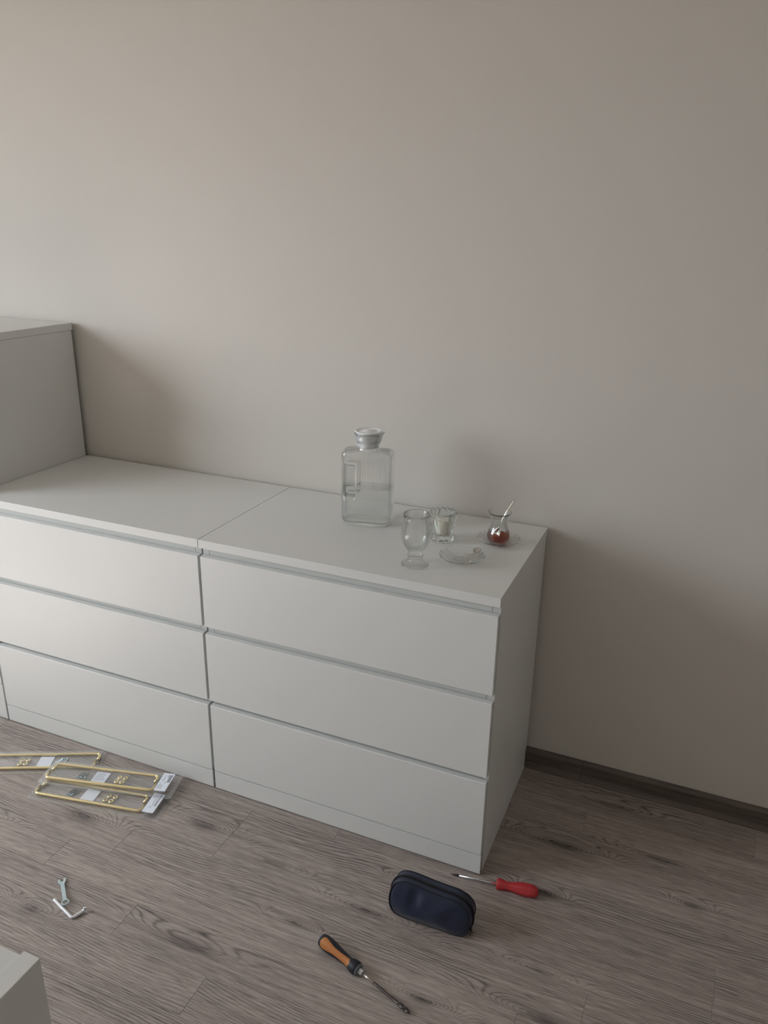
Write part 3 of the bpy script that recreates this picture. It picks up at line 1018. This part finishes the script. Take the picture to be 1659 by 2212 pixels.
for v in bm.verts:
    v.co.x = 0.020 + (v.co.x - 0.020) * 1.5
link_mesh('hanging_hole', bm, M['holeblack'], o)
link_mesh('shaft', xlathe([(0.1035, 0.0), (0.1036, 0.0029), (LT - 0.022, 0.0028), (LT - 0.021, 0.0)], 20), M['steel'], t, smooth=True)
def cross(a, r, z):
    k = sm(LT - 0.020, LT - 0.006, z)
    return r * (1 - 0.45 * k * (0.5 - 0.5 * cos(4 * a))), z
link_mesh('blade_tip', xlathe([(LT - 0.0215, 0.0), (LT - 0.0214, 0.0031), (LT - 0.010, 0.0030), (LT - 0.004, 0.0022), (LT, 0.0008), (LT + 0.0002, 0)], 32, cross), M['darksteel'], t, smooth=True)

butt = Vector((-0.2750, -0.8255, 0.0170))
tip = Vector((-0.0262, -0.9035, 0.0052))
t = screwdriver_root('screwdriver', 'screwdriver with black and orange rubber handle and dark worn shaft', butt, tip - butt)
LT = (tip - butt).length
HP = [(0.004, 0.0), (0.0042, 0.0125), (0.006, 0.0148), (0.012, 0.0162), (0.024, 0.0166), (0.036, 0.0158), (0.050, 0.0140), (0.066, 0.0122), (0.082, 0.0112), (0.090, 0.0116), (0.097, 0.0142), (0.104, 0.0150), (0.112, 0.0150), (0.1145, 0.0140), (0.115, 0.0)]
def tri(a, r, z):
    return r * (1 + 0.04 * cos(3 * a) * (1 - sm(0.085, 0.10, z)) - 0.04 * (1 - sm(0.085, 0.10, z))), z
h = link_mesh('handle', xlathe(HP, 48, tri), M['blackrub'], t, smooth=True)
# orange inlay following the handle surface, facing up and towards the viewer
def hr(x):
    for (xa, ra), (xb, rb) in zip(HP, HP[1:]):
        if xa <= x <= xb:
            return ra + (rb - ra) * (x - xa) / (xb - xa + 1e-9)
    return 0
bm = bmesh.new()
rows_ = []
nx, na = 40, 14
for i in range(nx + 1):
    s = i / nx
    x = 0.0095 + 0.0855 * s
    endw = math.sqrt(max(0.0, 1 - (1 - min(1, s / 0.10)) ** 2)) * math.sqrt(max(0.0, 1 - (1 - min(1, (1 - s) / 0.08)) ** 2))
    half = (0.72 + 0.17 * cos(s * 2 * pi) * (1 if s < 0.5 else 0.75) - 0.06 * s) * endw
    ac = 0.80                             # centre angle round the axis, 0 = up (+z), positive towards the side
    row = []
    for j in range(na + 1):
        th_ = ac + half * (-1 + 2 * j / na)
        rr_ = hr(x) + 0.0005
        # lathe angle a: x-> (r cos a) = y axis, (r sin a) = z axis
        aa = pi / 2 + th_
        rr_, _ = tri(aa, rr_, x)
        row.append(bm.verts.new((x, rr_ * cos(aa), rr_ * sin(aa))))
    rows_.append(row)
for A_, B_ in zip(rows_, rows_[1:]):
    for j in range(na):
        bm.faces.new((A_[j], A_[j + 1], B_[j + 1], B_[j]))
bmesh.ops.remove_doubles(bm, verts=bm.verts[:], dist=1e-6)
ORI = link_mesh('orange_inlay', bm, M['orange'], h, smooth=True)
link_mesh('end_cap', xlathe([(0, 0), (0.0002, 0.0085), (0.0018, 0.0120), (0.0045, 0.0142), (0.0046, 0)], 40), M['greycap'], t, smooth=True)
link_mesh('collar', xlathe([(0.1148, 0), (0.1149, 0.0138), (0.1160, 0.0138), (0.1172, 0.0125), (0.1173, 0)], 40), M['greycap'], t, smooth=True)
link_mesh('hex_bolster', xlathe([(0.1174, 0), (0.1175, 0.0064), (0.1275, 0.0064), (0.1285, 0.0054), (0.1286, 0)], 6), M['steel'], t)
link_mesh('shaft_base', xlathe([(0.1287, 0), (0.1288, 0.0032), (0.160, 0.0031), (0.1601, 0)], 20), M['wornsteel'], t, smooth=True)
def twist(a, r, z):
    k = sm(LT - 0.040, LT - 0.032, z)
    return r * (1 + 0.22 * k * cos(2 * a + z * 420)), z
prf = [(0.1602, 0), (0.1603, 0.0031)] + [(0.1603 + (LT - 0.1603 - 0.036) * i / 6, 0.0031) for i in range(1, 7)]
prf += [(LT - 0.036 + 0.032 * i / 40, 0.0034 + 0.0011 * sin(pi * i / 40)) for i in range(1, 41)] + [(LT - 0.001, 0.0030), (LT, 0)]
link_mesh('shaft', xlathe(prf, 24, twist), M['darksteel'], t, smooth=True)

# ------------------------------------------------------------ navy pouch
def pouch():
    t = thing('zip_pouch', 'small navy blue nylon zip pouch standing on the floor near the chest', 'pouch', (-0.0690, -0.6500, 0.0008), (0, 0, 0.02))
    SX, SY, SZ = 0.93, 0.74, 0.865
    # outline in x,z (closed, from bottom left anticlockwise seen from the front)
    ctrl = [(-0.088, 0.008), (-0.052, 0.0008), (0.0, 0.0), (0.052, 0.0005), (0.084, 0.005), (0.101, 0.022), (0.1055, 0.048), (0.101, 0.074), (0.085, 0.094), (0.060, 0.103), (0.028, 0.104),
            (-0.010, 0.107), (-0.045, 0.1115), (-0.072, 0.111), (-0.092, 0.100), (-0.1035, 0.078), (-0.1065, 0.052), (-0.102, 0.026)]
    P = [Vector((x * SX, 0, z * SZ)) for x, z in ctrl]
    n = len(P)
    outl = []
    for i in range(n):
        a, b, c, d = P[(i - 1) % n], P[i], P[(i + 1) % n], P[(i + 2) % n]
        for k in range(8):
            s = k / 8
            outl.append(0.5 * ((2 * b) + (c - a) * s + (2 * a - 5 * b + 4 * c - d) * s * s + (3 * b - a - 3 * c + d) * s ** 3))
    NN = len(outl)
    cen = Vector((0, 0, 0.040))
    def yfront(z):
        return -0.030 + 0.014 * sm(0.02, 0.11, z)
    def yback(z):
        return 0.022 - 0.004 * sm(0.02, 0.11, z)
    def wrinkle(x, z):
        w = 0.0022 * sin(x * 60 + z * 25) * sm(0.02, 0.08, z)
        w += 0.0030 * math.exp(-((x + 0.060 - (z - 0.05) * 0.15) / 0.010) ** 2) * sm(0.03, 0.08, z)
        w -= 0.0034 * math.exp(-((x + 0.038 - (z - 0.05) * 0.2) / 0.012) ** 2) * sm(0.02, 0.07, z)
        d = (x * 0.62 - (z - 0.055) * 0.78)          # diagonal fold to the upper right
        w += 0.0034 * math.exp(-((d - 0.012) / 0.018) ** 2) * sm(-0.01, 0.05, x)
        return w
    bm = bmesh.new()
    rings = []
    KF = 12
    for k in range(1, KF + 1):                    # front face from centre to rim
        s = k / KF
        ring = []
        for p in outl:
            q = cen + (p - cen) * (s * 0.985)
            bul = 0.011 * (1 - s ** 2.2)
            ring.append(bm.verts.new((q.x, yfront(q.z) - bul - 1.8 * wrinkle(q.x, q.z) * (1 - s ** 4), max(q.z, 0.0))))
        rings.append(ring)
    for g in (0.04, 0.2, 0.4, 0.6, 0.8, 0.96):    # gusset
        ring = []
        for p in outl:
            b_ = 1.0 + 0.03 * sin(pi * g)
            q = cen + (p - cen) * b_
            y = yfront(p.z) + (yback(p.z) - yfront(p.z)) * g
            ring.append(bm.verts.new((q.x, y, max(q.z, 0.0))))
        rings.append(ring)
    for k in range(KF, 0, -1):
        s = k / KF
        ring = []
        for p in outl:
            q = cen + (p - cen) * (s * 0.985)
            ring.append(bm.verts.new((q.x, yback(q.z) + 0.010 * (1 - s ** 2.2) + 0.5 * wrinkle(-q.x, q.z) * (1 - s ** 4), max(q.z, 0.0))))
        rings.append(ring)
    for A, B in zip(rings, rings[1:]):
        for i in range(NN):
            j = (i + 1) % NN
            bm.faces.new((A[i], A[j], B[j], B[i]))
    c = bm.verts.new((cen.x, yfront(cen.z) - 0.011 - 1.8 * wrinkle(cen.x, cen.z), cen.z))
    for i in range(NN):
        bm.faces.new((c, rings[0][(i + 1) % NN], rings[0][i]))
    c = bm.verts.new((cen.x, yback(cen.z) + 0.010, cen.z))
    for i in range(NN):
        bm.faces.new((c, rings[-1][i], rings[-1][(i + 1) % NN]))
    body = link_mesh('body', bm, M['navy'], t, smooth=True)
    # piping on the front and back seams
    for fn, nm in ((yfront, 'piping'), (yback, 'piping')):
        pts = [Vector((cen.x + (p.x - cen.x) * 1.005, fn(p.z), max(cen.z + (p.z - cen.z) * 1.005, 0.0017))) for p in outl]
        pts.append(pts[0])
        link_mesh(nm, tube(bmesh.new(), pts, 0.0016, 8, caps=False), M['navyrib'], t, smooth=True)
    # zipper along the gusset, open at the ends low on both sides
    i0, i1 = 4 * 8 + 6, 16 * 8 + 4
    seg = outl[i0:i1]
    def along(y_g, k):
        return [Vector((cen.x + (p.x - cen.x) * k, yfront(p.z) + (yback(p.z) - yfront(p.z)) * y_g, cen.z + (p.z - cen.z) * k)) for p in seg]
    bm = bmesh.new()
    L1, L2 = along(0.30, 1.034), along(0.62, 1.040)
    va = [bm.verts.new(p) for p in L1]
    vb = [bm.verts.new(p) for p in L2]
    for i in range(len(va) - 1):
        bm.faces.new((va[i], va[i + 1], vb[i + 1], vb[i]))
    zt = link_mesh('zipper_tape', bm, M['zipper'], t, smooth=True)
    link_mesh('zipper_teeth', tube(bmesh.new(), along(0.46, 1.050), 0.0013, 6), M['navyrib'], zt, smooth=True)
    # slider and pull at the lower right
    e = along(0.46, 1.06)[0]
    bm = bmesh.new()
    box(bm, e.x - 0.002, e.x + 0.002, e.y - 0.004, e.y + 0.004, e.z - 0.004, e.z + 0.006)
    link_mesh('zipper_slider', bm, M['zipper'], t, bevel=0.0008)
    bm = bmesh.new()
    tube(bm, [(e.x + 0.002, e.y - 0.002, e.z + 0.001), (e.x + 0.006, e.y - 0.005, e.z - 0.008), (e.x + 0.0085, e.y - 0.007, 0.0035)], 0.0010, 6)
    tube(bm, [(e.x + 0.002, e.y - 0.003, e.z - 0.001), (e.x + 0.0035, e.y - 0.009, e.z - 0.009), (e.x + 0.004, e.y - 0.013, 0.0035)], 0.0010, 6)
    link_mesh('zipper_pull', bm, M['zipper'], t)
    return t
pouch()
